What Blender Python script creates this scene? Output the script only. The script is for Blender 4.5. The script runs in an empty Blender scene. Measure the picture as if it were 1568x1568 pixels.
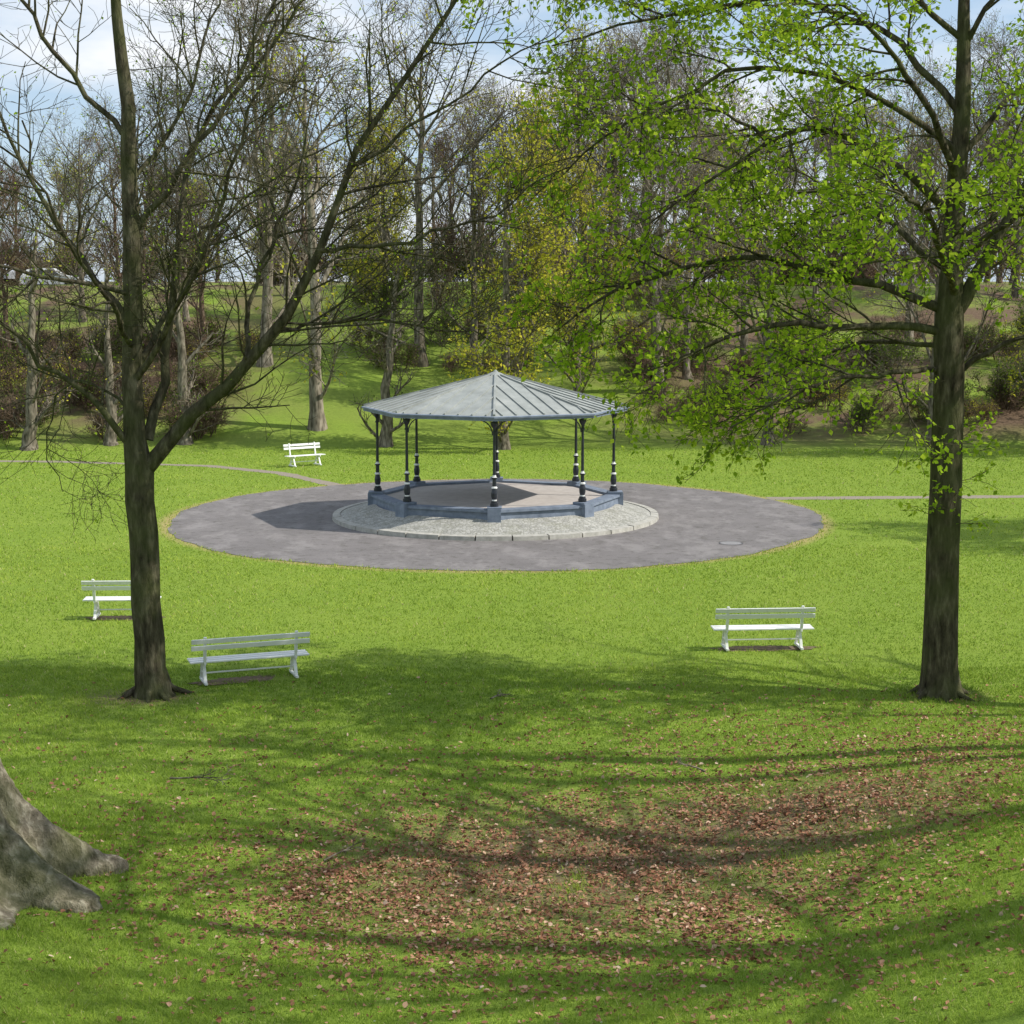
import bpy, math, random
import numpy as np
from mathutils import Vector, Matrix
rnd = random.Random(5)
nr = np.random.default_rng(7)
scene = bpy.context.scene
COL = scene.collection

# ---------------------------------------------------------------- helpers
def ss(a, b, x):
    t = np.clip((x-a)/(b-a), 0, 1)
    return t*t*(3-2*t)

def H(x, y):
    x = np.asarray(x, float); y = np.asarray(y, float)
    y0 = 79.0+1.6*np.sin(x*0.09+0.6)
    t = np.clip((y-y0)/36.0, 0, 1)
    z = 7.5/.89*np.where(t < .12, t*t/.24, np.where(t > .9, .89-5*(1-t)**2, t-.06))
    z = z+0.35*np.sin(x*.35+y*.13)*np.sin(y*.21+1)*ss(82, 92, y)*ss(150, 110, y)
    z = z+0.9*ss(2.3, 8.5, x)*ss(31, 22, y)
    z = z+0.4*ss(-3, -8, x)*ss(28, 21, y)
    z = z-0.25*np.exp(-((x-.3)/4)**2-((y-22.5)/4)**2)
    z = z+5.9*ss(15, 2, y)
    z = z+0.03*np.sin(x*.9+1)*np.sin(y*.7)*ss(46, 34, y)
    return z
def h(x, y): return float(H(x, y))

def np_mesh(name, verts, faces, mats=(), mat_idx=None, attr=None, smooth=False):
    me = bpy.data.meshes.new(name)
    groups = faces if isinstance(faces, list) else [faces]
    groups = [g for g in groups if len(g)]
    vi = np.concatenate([g.ravel() for g in groups]).astype(np.int32)
    lt = np.concatenate([np.full(len(g), g.shape[1], np.int32) for g in groups])
    ls = np.concatenate([[0], np.cumsum(lt)[:-1]]).astype(np.int32)
    me.vertices.add(len(verts)); me.vertices.foreach_set('co', np.ascontiguousarray(verts, np.float32).ravel())
    me.loops.add(len(vi)); me.loops.foreach_set('vertex_index', vi)
    me.polygons.add(len(lt)); me.polygons.foreach_set('loop_start', ls)
    for m in mats: me.materials.append(m)
    if mat_idx is not None: me.polygons.foreach_set('material_index', np.asarray(mat_idx, np.int32))
    me.polygons.foreach_set('use_smooth', np.full(len(lt), smooth))
    if attr is not None:
        a = me.attributes.new('rnd', 'FLOAT', 'POINT'); a.data.foreach_set('value', np.asarray(attr, np.float32))
    me.update(calc_edges=True)
    return me

def obj(name, me, loc=(0, 0, 0), rot=(0, 0, 0), sc=1.0, parent=None):
    o = bpy.data.objects.new(name, me); COL.objects.link(o)
    o.location = loc; o.rotation_euler = rot
    o.scale = (sc, sc, sc) if not hasattr(sc, '__len__') else sc
    if parent: o.parent = parent
    return o

# ---------------------------------------------------------------- materials
def mat(name, rough=.8, spec=.3):
    m = bpy.data.materials.new(name); m.use_nodes = True
    nt = m.node_tree; b = nt.nodes['Principled BSDF']
    b.inputs['Roughness'].default_value = rough
    b.inputs['Specular IOR Level'].default_value = spec
    return m, nt, b
def dmat(name):
    m = bpy.data.materials.new(name); m.use_nodes = True; nt = m.node_tree
    nt.nodes.remove(nt.nodes['Principled BSDF']); b = nt.nodes.new('ShaderNodeBsdfDiffuse')
    nt.links.new(b.outputs[0], nt.nodes['Material Output'].inputs[0]); return m, nt, b
def noise(nt, scale, detail=5, rough=.6, coord='Object', mscale=None):
    tc = nt.nodes.new('ShaderNodeTexCoord'); n = nt.nodes.new('ShaderNodeTexNoise')
    n.inputs['Scale'].default_value = scale; n.inputs['Detail'].default_value = detail; n.inputs['Roughness'].default_value = rough
    if mscale:
        mp = nt.nodes.new('ShaderNodeMapping'); mp.inputs['Scale'].default_value = mscale
        nt.links.new(tc.outputs[coord], mp.inputs[0]); nt.links.new(mp.outputs[0], n.inputs[0])
    else: nt.links.new(tc.outputs[coord], n.inputs[0])
    return n.outputs['Fac']
def ramp(nt, fac, stops):
    r = nt.nodes.new('ShaderNodeValToRGB'); e = r.color_ramp.elements
    while len(e) < len(stops): e.new(.5)
    for el, (p, c) in zip(e, stops): el.position = p; el.color = (*c, 1) if len(c) == 3 else c
    nt.links.new(fac, r.inputs[0]); return r.outputs[0]
def mix(nt, fac, a, b, mode='MIX'):
    m = nt.nodes.new('ShaderNodeMix'); m.data_type = 'RGBA'; m.blend_type = mode
    for s, v in ((m.inputs[0], fac), (m.inputs[6], a), (m.inputs[7], b)):
        if isinstance(v, (int, float)): s.default_value = v
        elif isinstance(v, tuple): s.default_value = (*v, 1)
        else: nt.links.new(v, s)
    return m.outputs[2]
def bump(nt, b, fac, st, dist=.02):
    n = nt.nodes.new('ShaderNodeBump'); n.inputs['Strength'].default_value = st; n.inputs['Distance'].default_value = dist
    nt.links.new(fac, n.inputs['Height']); nt.links.new(n.outputs[0], b.inputs['Normal'])

def bark(name, c1, c2, c3, zs=.25, sc=9, cheap=False, dist=.03):
    m, nt, b = dmat(name)
    n = noise(nt, sc, 1.5 if cheap else 5, .65, mscale=(1, 1, zs))
    c = ramp(nt, n, [(.3, c1), (.52, c2), (.72, c3)])
    if not cheap:
        g = ramp(nt, noise(nt, 1.1, 3), [(.42, (0, 0, 0)), (.6, (1, 1, 1))])
        c = mix(nt, g, c, mix(nt, .5, c, (.085, .1, .035)))
        bump(nt, b, n, 1.0, dist)
    nt.links.new(c, b.inputs['Color'])
    return m
M_bark = bark('bark_dark', (.022, .019, .013), (.085, .074, .05), (.2, .175, .12), dist=.06)
M_bark2 = bark('bark_pale', (.08, .07, .05), (.22, .19, .145), (.38, .33, .26), cheap=True)
M_bark_old = bark('bark_old_plane', (.05, .042, .03), (.22, .19, .14), (.5, .45, .35), .5, 7, dist=.1)
M_barkmid = bark('bark_mid', (.06, .052, .038), (.17, .147, .11), (.3, .26, .2), cheap=True)
M_twigbrown = bark('bark_shrub', (.06, .042, .03), (.17, .12, .085), (.29, .215, .155), cheap=True)

def leafmat(name, stops, trans=.45, rough=.5):
    m, nt, b = dmat(name)
    at = nt.nodes.new('ShaderNodeAttribute'); at.attribute_name = 'rnd'
    c = ramp(nt, at.outputs['Fac'], stops)
    nt.links.new(c, b.inputs['Color'])
    if trans > 0:
        t = nt.nodes.new('ShaderNodeBsdfTranslucent'); mx = nt.nodes.new('ShaderNodeMixShader')
        nt.links.new(c, t.inputs[0]); mx.inputs[0].default_value = trans
        nt.links.new(b.outputs[0], mx.inputs[1]); nt.links.new(t.outputs[0], mx.inputs[2])
        nt.links.new(mx.outputs[0], nt.nodes['Material Output'].inputs[0])
    return m
M_leaf = leafmat('leaf_young', [(0, (.16, .28, .015)), (.5, (.32, .47, .03)), (1, (.48, .6, .05))], .5)
M_leafy = leafmat('leaf_yellowgreen', [(0, (.3, .33, .03)), (.5, (.5, .5, .05)), (1, (.62, .54, .07))], .4)
M_leafd = leafmat('leaf_shrub', [(0, (.06, .11, .015)), (.5, (.13, .2, .025)), (1, (.22, .3, .045))], .3)
M_grass = leafmat('grass_blade', [(0, (.085, .16, .02)), (.35, (.175, .28, .035)), (.65, (.28, .39, .052)), (.9, (.41, .5, .085)), (1, (.5, .46, .22))], .3, .45)
M_litter = leafmat('dead_leaf', [(0, (.13, .06, .035)), (.4, (.29, .14, .085)), (.75, (.45, .26, .165)), (1, (.7, .53, .4))], .1, .6)

def ground_mat():
    m, nt, b = mat('grass_ground', .95, .1)
    n1 = noise(nt, .35, 3); n2 = noise(nt, 6, 5, .7); n3 = noise(nt, 40, 3, .7)
    c = ramp(nt, n2, [(.3, (.095, .16, .02)), (.55, (.2, .295, .04)), (.75, (.29, .38, .06))])
    c = mix(nt, ramp(nt, n1, [(.4, (0, 0, 0)), (.7, (.6, .6, .6))]), c, (.27, .34, .055))
    c = mix(nt, .5, c, ramp(nt, n3, [(.3, (.07, .11, .016)), (.6, (.26, .36, .05))]))
    g = nt.nodes.new('ShaderNodeNewGeometry'); sx = nt.nodes.new('ShaderNodeSeparateXYZ'); nt.links.new(g.outputs['Position'], sx.inputs[0])
    def math_(op, a, bb=None):
        n = nt.nodes.new('ShaderNodeMath'); n.operation = op
        for i, v in enumerate((a, bb)):
            if v is None: continue
            if isinstance(v, (int, float)): n.inputs[i].default_value = v
            else: nt.links.new(v, n.inputs[i])
        return n.outputs[0]
    def blob(cx, cy, rx, ry):
        dx = math_('DIVIDE', math_('SUBTRACT', sx.outputs[0], cx), rx); dy = math_('DIVIDE', math_('SUBTRACT', sx.outputs[1], cy), ry)
        d = math_('ADD', math_('MULTIPLY', dx, dx), math_('MULTIPLY', dy, dy))
        return math_('POWER', 2.718, math_('MULTIPLY', d, -1))
    p = math_('MULTIPLY', math_('ADD', blob(.4, 22.6, 3.8, 3.2), math_('ADD', math_('MULTIPLY', blob(4.8, 24, 2.6, 2), .75), math_('ADD', math_('MULTIPLY', blob(-7.1, 31.5, 1.3, .8), 1.0), blob(8.2, 31.7, 1, .7)))), math_('ADD', math_('MULTIPLY', n2, 1.3), -.05))
    soil = ramp(nt, n3, [(.3, (.1, .065, .042)), (.7, (.27, .185, .12))])
    c = mix(nt, ramp(nt, p, [(.15, (0, 0, 0)), (.6, (.9, .9, .9))]), c, soil)
    dx = math_('ADD', sx.outputs[0], .55); dy = math_('SUBTRACT', sx.outputs[1], 56.5)
    r = math_('SQRT', math_('ADD', math_('MULTIPLY', dx, dx), math_('MULTIPLY', dy, dy)))
    rim = math_('MULTIPLY', math_('SUBTRACT', 11.35, r), 1.6)
    rim = math_('MULTIPLY', rim, math_('MULTIPLY', n2, 1.6))
    c = mix(nt, ramp(nt, rim, [(.05, (0, 0, 0)), (.6, (1, 1, 1))]), c, (.36, .3, .12))
    bk = ramp(nt, math_('DIVIDE', math_('SUBTRACT', sx.outputs[1], 79), 6), [(0, (0, 0, 0)), (1, (1, 1, 1))])
    side = ramp(nt, math_('ABSOLUTE', math_('DIVIDE', math_('ADD', sx.outputs[0], 4), 30)), [(.2, (.15, .15, .15)), (.5, (1, 1, 1))])
    bl = mix(nt, 1.0, mix(nt, 1.0, bk, side, 'MULTIPLY'), ramp(nt, noise(nt, .22, 6, .65), [(.38, (0, 0, 0)), (.55, (1, 1, 1))]), 'MULTIPLY')
    c = mix(nt, bl, c, mix(nt, n2, (.08, .052, .035), (.22, .155, .1)))
    nt.links.new(c, b.inputs['Base Color']); bump(nt, b, n3, .6, .05)
    return m
M_ground = ground_mat()
def simple(name, stops, scale=8, rough=.8, spec=.3, bs=.2, detail=5):
    m, nt, b = mat(name, rough, spec)
    n = noise(nt, scale, detail, .65); nt.links.new(ramp(nt, n, stops), b.inputs['Base Color'])
    if bs: bump(nt, b, n, bs, .01)
    return m
def asphalt_mat():
    m, nt, b = mat('asphalt_worn', .85, .3)
    n1 = noise(nt, .5, 4, .6); n2 = noise(nt, 45, 4, .85); n3 = noise(nt, 3, 6, .7); n4 = noise(nt, .9, 6, .75, mscale=(1, .6, 1))
    c = ramp(nt, n1, [(.35, (.12, .108, .102)), (.55, (.17, .154, .147)), (.7, (.23, .208, .198))])
    c = mix(nt, .5, c, ramp(nt, n2, [(.3, (.05, .045, .043)), (.7, (.32, .295, .285))]))
    c = mix(nt, ramp(nt, n3, [(.53, (0, 0, 0)), (.62, (.6, .6, .6))]), c, (.08, .075, .06))
    c = mix(nt, ramp(nt, n4, [(.5, (0, 0, 0)), (.6, (.6, .6, .6))]), c, (.26, .24, .228))
    nt.links.new(c, b.inputs['Base Color']); bump(nt, b, n2, .4, .01)
    return m
M_asph = asphalt_mat()
M_path = simple('path_gravel', [(.3, (.2, .17, .13)), (.7, (.32, .27, .21))], 12)
def cobble_mat():
    m, nt, b = mat('cobble_setts', .85, .3)
    tc = nt.nodes.new('ShaderNodeTexCoord'); v = nt.nodes.new('ShaderNodeTexVoronoi'); v.feature = 'DISTANCE_TO_EDGE'; v.inputs['Scale'].default_value = 9
    v2 = nt.nodes.new('ShaderNodeTexVoronoi'); v2.inputs['Scale'].default_value = 9
    nt.links.new(tc.outputs['Object'], v.inputs[0]); nt.links.new(tc.outputs['Object'], v2.inputs[0])
    sep = nt.nodes.new('ShaderNodeSeparateColor'); nt.links.new(v2.outputs['Color'], sep.inputs[0])
    c = ramp(nt, sep.outputs[0], [(0, (.28, .275, .25)), (1, (.44, .43, .39))])
    c = mix(nt, ramp(nt, v.outputs['Distance'], [(.02, (.7, .7, .7)), (.1, (0, 0, 0))]), c, (.17, .165, .13))
    c = mix(nt, ramp(nt, noise(nt, 1.5, 5, .7), [(.5, (0, 0, 0)), (.7, (.5, .5, .5))]), c, (.2, .2, .14))
    nt.links.new(c, b.inputs['Base Color']); bump(nt, b, v.outputs['Distance'], .4, .03)
    return m
M_cob = cobble_mat()
M_kerb = simple('kerb_stone', [(.3, (.3, .29, .25)), (.7, (.5, .48, .43))], 5)
M_floor = simple('floor_concrete', [(.3, (.38, .34, .31)), (.7, (.5, .46, .42))], 3)
M_blue = simple('plinth_bluegrey_paint', [(.3, (.13, .16, .21)), (.7, (.24, .28, .35))], 4, .6)
M_lead = simple('roof_zinc', [(.25, (.2, .21, .195)), (.5, (.29, .305, .285)), (.8, (.4, .41, .38))], 1.3, .75, .25, .05)
M_iron = simple('iron_black_paint', [(.3, (.012, .014, .02)), (.7, (.03, .034, .045))], 8, .35, .5, 0)
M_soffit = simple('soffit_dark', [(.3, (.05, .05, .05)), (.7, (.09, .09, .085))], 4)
M_white = simple('white_paint_weathered', [(.25, (.6, .6, .57)), (.4, (.78, .78, .76)), (.8, (.85, .85, .83))], 7, .45, .4, .05)
M_wgrey = simple('steel_galv', [(.3, (.2, .19, .19)), (.7, (.3, .29, .28))], 12, .6)
M_earth = simple('bare_earth', [(.3, (.08, .06, .04)), (.7, (.24, .18, .12))], 10, .95, .1, .6)

# ---------------------------------------------------------------- terrain
def terrain():
    xs = np.concatenate([np.linspace(-700, -80, 22)[:-1], np.linspace(-80, -20, 41)[:-1], np.linspace(-20, 20, 101)[:-1], np.linspace(20, 80, 41)[:-1], np.linspace(80, 700, 22)])
    ys = np.concatenate([np.linspace(-60, 0, 12)[:-1], np.linspace(0, 40, 101)[:-1], np.linspace(40, 76, 37)[:-1], np.linspace(76, 120, 61)[:-1], np.linspace(120, 200, 25)[:-1], np.linspace(200, 900, 15)])
    X, Y = np.meshgrid(xs, ys); Z = H(X, Y)
    V = np.stack([X, Y, Z], -1).reshape(-1, 3); nx, ny = len(xs), len(ys)
    i = (np.arange(ny-1)[:, None]*nx+np.arange(nx-1)[None, :]).ravel()
    F = np.stack([i, i+1, i+1+nx, i+nx], 1)
    obj('ground', np_mesh('ground', V, F, [M_ground], smooth=True))
terrain()

CX, CY = -0.55, 56.5
def ringR(th): return 10.85+.1*np.sin(5*th+1)+.05*np.sin(13*th)+.035*np.sin(31*th+2)+.02*np.sin(67*th)
def disc(name, R, z, m, cx, cy, n=360):
    th = np.linspace(0, 2*np.pi, n, endpoint=False); r = R(th)
    V = [(0, 0, 0)]+[(r[i]*math.cos(th[i]), r[i]*math.sin(th[i]), 0) for i in range(n)]
    F = np.array([(0, i+1, (i+1) % n+1) for i in range(n)])
    return obj(name, np_mesh(name, np.array(V), F, [m]), (cx, cy, z))
disc('asphalt_path_circle', ringR, .012, M_asph, CX, CY)

paths = [np.array([(9.3, 61.3), (16, 61.7), (30, 62.5), (60, 66), (110, 69)], float), np.array([(-6.6, 65.0), (-9.5, 69.5), (-13, 72.3), (-20, 74), (-30, 74.8), (-60, 75.2), (-110, 75)], float)]
pw = [.42, .33]
def strip(P, w, z):
    t = np.linspace(0, len(P)-1, 90); i = np.clip(t.astype(int), 0, len(P)-2); f = (t-i)[:, None]
    C = P[i]*(1-f)+P[i+1]*f; d = np.gradient(C, axis=0); d /= np.linalg.norm(d, axis=1)[:, None]; nn = np.stack([-d[:, 1], d[:, 0]], 1)
    j = 1+.12*nr.normal(size=(len(C), 1))
    A, B = C+nn*w*j, C-nn*w*j
    V = np.concatenate([np.c_[A, H(A[:, 0], A[:, 1])+z], np.c_[B, H(B[:, 0], B[:, 1])+z]]); k = np.arange(len(C)-1)
    F = np.stack([k, k+1, k+1+len(C), k+len(C)], 1)
    return V, F
for P, w in zip(paths, pw):
    V, F = strip(P, w, .006); obj('gravel_path', np_mesh('gravel_path', V, F, [M_path]))

# ---------------------------------------------------------------- mesh builder
class MB:
    def __init__(s): s.v = []; s.f = []; s.m = []
    def add(s, vs, fs, m=0):
        o = len(s.v); s.v += [tuple(v) for v in vs]; s.f += [tuple(i+o for i in f) for f in fs]; s.m += [m]*len(fs)
    def box(s, c, d, m=0, M=None):
        x, y, z = [k/2 for k in d]; vs = [Vector((sx*x, sy*y, sz*z)) for sz in (-1, 1) for sy in (-1, 1) for sx in (-1, 1)]
        if M is not None: vs = [M @ v for v in vs]
        vs = [v+Vector(c) for v in vs]
        s.add(vs, [(0, 2, 3, 1), (4, 5, 7, 6), (0, 1, 5, 4), (2, 6, 7, 3), (0, 4, 6, 2), (1, 3, 7, 5)], m)
    def bar(s, a, b, w, t, m=0):
        a, b = Vector(a), Vector(b); d = b-a; q = d.to_track_quat('Z', 'Y').to_matrix()
        s.box((a+b)/2, (w, t, d.length), m, q)
    def lathe(s, prof, c, n=12, m=0, ms=None):
        vs = []
        for r, z in prof:
            for i in range(n):
                a = 2*math.pi*i/n; vs.append((c[0]+r*math.cos(a), c[1]+r*math.sin(a), c[2]+z))
        o = len(s.v); s.v += vs
        for k in range(len(prof)-1):
            for i in range(n):
                s.f.append((o+k*n+i, o+k*n+(i+1) % n, o+(k+1)*n+(i+1) % n, o+(k+1)*n+i)); s.m.append(ms[k] if ms else m)
    def mesh(s, name, mats, smooth=False):
        me = bpy.data.meshes.new(name); me.from_pydata(s.v, [], s.f)
        for m in mats: me.materials.append(m)
        me.polygons.foreach_set('material_index', s.m)
        if smooth: me.polygons.foreach_set('use_smooth', [True]*len(s.f))
        me.update(); return me

# ---------------------------------------------------------------- bandstand
bs = bpy.data.objects.new('bandstand', None); COL.objects.link(bs); bs.location = (CX, CY, 0)
def octv(R, z, off=0): return [(R*math.sin(math.radians(45*i+off)), -R*math.cos(math.radians(45*i+off)), z) for i in range(8)]
b = MB(); n = 96
def circ(R, z, n=96): return [(R*math.cos(2*math.pi*i/n), R*math.sin(2*math.pi*i/n), z) for i in range(n)]
rings = [circ(5.22, .135), circ(4.0, .49)]
b.add(rings[0]+rings[1], [(i, (i+1) % n, n+(i+1) % n, n+i) for i in range(n)], 0)
obj('cobbled_apron', b.mesh('apron', [M_cob]), parent=bs)
b = MB(); nk = 30
for k in range(nk):
    a0 = 2*math.pi*(k+.02)/nk; a1 = 2*math.pi*(k+.98)/nk; st = 3
    for (r0, r1, z0, z1) in [(5.2, 5.46, -.02, .145+rnd.uniform(-.008, .008))]:
        vs = []
        for q in range(st+1):
            a = a0+(a1-a0)*q/st
            for (r, z) in ((r0, z0), (r1, z0), (r1-.015, z1), (r0, z1+.02)): vs.append((r*math.cos(a), r*math.sin(a), z))
        fs = []
        for q in range(st):
            for e in range(4): fs.append((q*4+e, q*4+(e+1) % 4, (q+1)*4+(e+1) % 4, (q+1)*4+e))
        fs += [(0, 3, 2, 1), (st*4, st*4+1, st*4+2, st*4+3)]
        b.add(vs, fs, 0)
obj('kerb', b.mesh('kerb', [M_kerb]), parent=bs)
b = MB()
def prism(R0, R1, z0, z1, m):
    A, B = octv(R0, z0), octv(R1, z1); b.add(A+B, [(i, (i+1) % 8, 8+(i+1) % 8, 8+i) for i in range(8)], m)
prism(4.2, 4.17, .35, .70, 0); prism(4.17, 4.24, .70, .70, 0); prism(4.24, 4.24, .70, .78, 0); prism(4.24, 3.78, .78, .785, 0); prism(3.78, 3.78, .785, .70, 0)
b.add(octv(3.8, .715), [tuple(range(8))], 1)
for i in range(8):
    a = math.radians(45*i); R = Matrix.Rotation(a, 3, 'Z')
    p = R @ Vector((0, -4.0, 0))
    b.box((p.x, p.y, .61), (.42, .54, .42), 0, R); b.box((p.x, p.y, .845), (.46, .5, .05), 0, R)
obj('plinth', b.mesh('plinth', [M_blue, M_floor]), parent=bs)
b = MB()
prof = [(.15, 0), (.15, .1), (.12, .11), (.12, .16), (.085, .18), (.085, .22), (.11, .3), (.115, .42), (.09, .52), (.075, .56), (.105, .57), (.105, .61), (.07, .63), (.065, .86), (.1, .875), (.1, .92), (.06, .94), (.06, .99), (.055, 1.02), (.045, 2.3), (.075, 2.31), (.075, 2.35), (.05, 2.36), (.05, 2.44), (.1, 2.52), (.13, 2.58), (.13, 2.64), (.05, 2.66), (.05, 2.86)]
ms = [0]*(len(prof)-1)
for k in (4, 10, 11, 15, 16): ms[k] = 1
for x, y, z in octv(3.95, .87): b.lathe([(r*.9, zz) for r, zz in prof], (x, y, z), 12, 0, ms)
V8 = octv(3.95, 0)
for i in range(8):
    P = Vector(V8[i])
    for j in (-1, 1):
        Q = Vector(V8[(i+j) % 8]); d = (Q-P).normalized(); pts = []
        for k in range(7):
            t = k/6*math.pi/2; pts.append(P+d*(.06+.42*(1-math.cos(t)))+Vector((0, 0, 3.1+.45*math.sin(t))))
        for k in range(6): b.bar(pts[k], pts[k+1], .03, .03, 0)
    Q = Vector(V8[(i+1) % 8]); z = Vector((0, 0, 3.6)); dd = (Q-P).normalized()*.02
    b.bar(P+z+dd, Q+z-dd, .1, .12, 0)
obj('iron_columns', b.mesh('columns', [M_iron, M_white], False), parent=bs)
b = MB(); RE = 4.42; ZE = 3.72; ZA = 4.8
E = octv(RE, ZE); EA = (0, 0, ZA)
Ein = octv(.16, ZA-.03)
b.add(E+Ein, [(i, (i+1) % 8, 8+(i+1) % 8, 8+i) for i in range(8)], 0)
S0 = octv(RE-.03, ZE-.13); b.add(S0+[(0, 0, ZE+.3)], [(i, 8, (i+1) % 8) for i in range(8)], 2)
A = octv(RE, ZE); B = octv(RE+.05, ZE-.02); C = octv(RE+.04, ZE-.07); D = octv(RE, ZE-.08); E2 = octv(RE-.01, ZE-.15); E3 = octv(RE-.04, ZE-.15)
for P, Q in ((A, B), (B, C), (C, D), (D, E2), (E2, E3)):
    b.add(P+Q, [(i, 8+i, 8+(i+1) % 8, (i+1) % 8) for i in range(8)], 1)
for i in range(8):
    p0, p1 = Vector(E[i]), Vector(E[(i+1) % 8]); top = Vector(EA)
    up = (p1-p0).cross(top-p0).normalized(); up = up if up.z > 0 else -up
    b.bar(p0+up*.02+(top-p0)*.01, p0+(top-p0)*.97+up*.02, .07, .07, 0)
    mid = (p0+p1)/2; hgt = top-mid; half = (p1-p0).length/2; e = (p1-p0).normalized()
    for k in range(-3, 4):
        off = k*half/3.6; frac = 1-abs(off)/half
        if frac < .05: continue
        a = mid+e*off+up*.012+hgt*.005; b.bar(a, a+hgt*(frac-.02), .035, .06, 0)
b.lathe([(.3, ZA-.09), (.28, ZA-.03), (.2, ZA+.02), (.1, ZA+.05), (.05, ZA+.1), (.0, ZA+.14)], (0, 0, 0), 16, 0)
obj('roof', b.mesh('roof', [M_lead, M_blue, M_soffit]), parent=bs)
b = MB(); b.lathe([(0.001, 0), (.33, 0)], (0, 0, 0), 20, 0); b.lathe([(.33, .001), (.36, .001)], (0, 0, 0), 20, 1)
b.f = [f[::-1] for f in b.f]
obj('manhole_cover', b.mesh('manhole', [M_wgrey, M_iron]), (6.6, 50.6, .018))

# ---------------------------------------------------------------- benches
def bench(loc, rot, L=2.1):
    b = MB()
    for j, z in enumerate((.75, .885)):
        t = Matrix.Rotation(math.radians(12), 3, 'X'); b.box((0, -.255-.03*j, z), (L, .032, .095), 0, t)
    for k in range(3): b.box((0, -.12+.145*k, .445+.004*k), (L*1.01, .11, .034), 0)
    for sx in (-1, 1):
        x = sx*(L/2-.27)
        b.bar((x, -.16, .4), (x, -.285, .97), .06, .04, 0)
        b.bar((x, -.2, .412), (x, .27, .412), .035, .06, 0)
        b.bar((x, -.2, .03), (x, -.03, .4), .065, .04, 0)
        b.bar((x, .26, .03), (x, .1, .4), .065, .04, 0)
        b.bar((x, -.3, .035), (x, .34, .035), .06, .05, 0)
        b.bar((x, -.1, .2), (x, .16, .2), .03, .03, 0)
    b.bar((-(L/2-.27), .03, .19), (L/2-.27, .03, .19), .03, .03, 0)
    me = b.mesh('park_bench', [M_white]); o = obj('park_bench', me, (loc[0], loc[1], h(*loc)+.02), (0, 0, math.radians(rot)))
    mo = o.modifiers.new('b', 'BEVEL'); mo.width = .006; mo.segments = 1
    return o
BENCH = [((-5.22, 33.0), 20, 2.35), ((5.38, 35.8), 4, 2.15), ((-9.15, 39.2), 2, 1.75), ((-8.85, 72.2), 215, 1.75)]
for l, r, L in BENCH: bench(l, r, L)
earths = []
for (l, r, L) in BENCH[:3]:
    def R(th, L=L): return 1/np.sqrt((np.cos(th)/(L*.54))**2+(np.sin(th)/.26)**2)*(1+.1*np.sin(7*th+L)+.07*np.sin(17*th)+.08*np.sin(31*th))
    o = disc('bare_earth', R, h(*l)+.01, M_earth, l[0], l[1]+.05, 120); o.rotation_euler = (0, 0, math.radians(r)); earths.append((l[0], l[1]+.05, L*.47, .2))

# ---------------------------------------------------------------- trees
class TB:
    def __init__(s): s.g = {}; s.tips = []
    def tube(s, pts, rad, sides): s.g.setdefault((len(pts), sides), []).append((pts, rad))
    def build(s):
        VV = []; FF = []; o = 0
        for (n, k), L in s.g.items():
            P = np.array([a for a, _ in L], float); R = np.array([r for _, r in L], float); m = len(L)
            T = np.gradient(P, axis=1); T /= np.linalg.norm(T, axis=2, keepdims=True)+1e-9
            ref = np.where(np.abs(T[..., 2:3]) > .9, np.array([1., 0, 0]), np.array([0, 0, 1.]))
            ref = np.broadcast_to(ref[:, :1], T.shape)
            U = np.cross(T, ref); U /= np.linalg.norm(U, axis=2, keepdims=True)+1e-9; W = np.cross(T, U)
            a = np.arange(k)*2*np.pi/k
            V = P[:, :, None]+R[:, :, None, None]*(U[:, :, None]*np.cos(a)[:, None]+W[:, :, None]*np.sin(a)[:, None])
            VV.append(V.reshape(-1, 3)); base = o+(np.arange(m)*n*k)[:, None, None]+(np.arange(n-1)*k)[None, :, None]
            i = np.arange(k)[None, None]; j = (i+1) % k
            F = np.stack([base+i, base+j, base+k+j, base+k+i], -1).reshape(-1, 4); FF.append(F); o += m*n*k
        return np.concatenate(VV), np.concatenate(FF)
def nrm(d):
    l = math.sqrt(d[0]**2+d[1]**2+d[2]**2)+1e-9; return (d[0]/l, d[1]/l, d[2]/l)
def child_dir(d, ang, rg, flat=0., up=0.):
    r = nrm((rg.gauss(0, 1), rg.gauss(0, 1), rg.gauss(0, 1)*(1-flat)+up))
    dot = sum(a*b for a, b in zip(r, d)); p = nrm(tuple(a-dot*b for a, b in zip(r, d)))
    c, s_ = math.cos(ang), math.sin(ang); return nrm(tuple(c*a+s_*b for a, b in zip(d, p)))
def grow(tb, rg, p, d, L, r, lvl, C):
    n = C['seg'][lvl]; st = L/n; pts = [p]; w = C['wig'][lvl]; tr = C['trop'][lvl]
    for i in range(n):
        d = nrm((d[0]+rg.gauss(0, w), d[1]+rg.gauss(0, w), d[2]+rg.gauss(0, w)+tr))
        p = (p[0]+d[0]*st, p[1]+d[1]*st, p[2]+d[2]*st); pts.append(p)
    re = max(C['rmin'], r*.35); rad = [max(C['rmin'], r+(re-r)*i/n) for i in range(n+1)]
    tb.tube(pts, rad, C['sides'][lvl])
    spawn(tb, rg, pts, rad, L, lvl, C)
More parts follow.
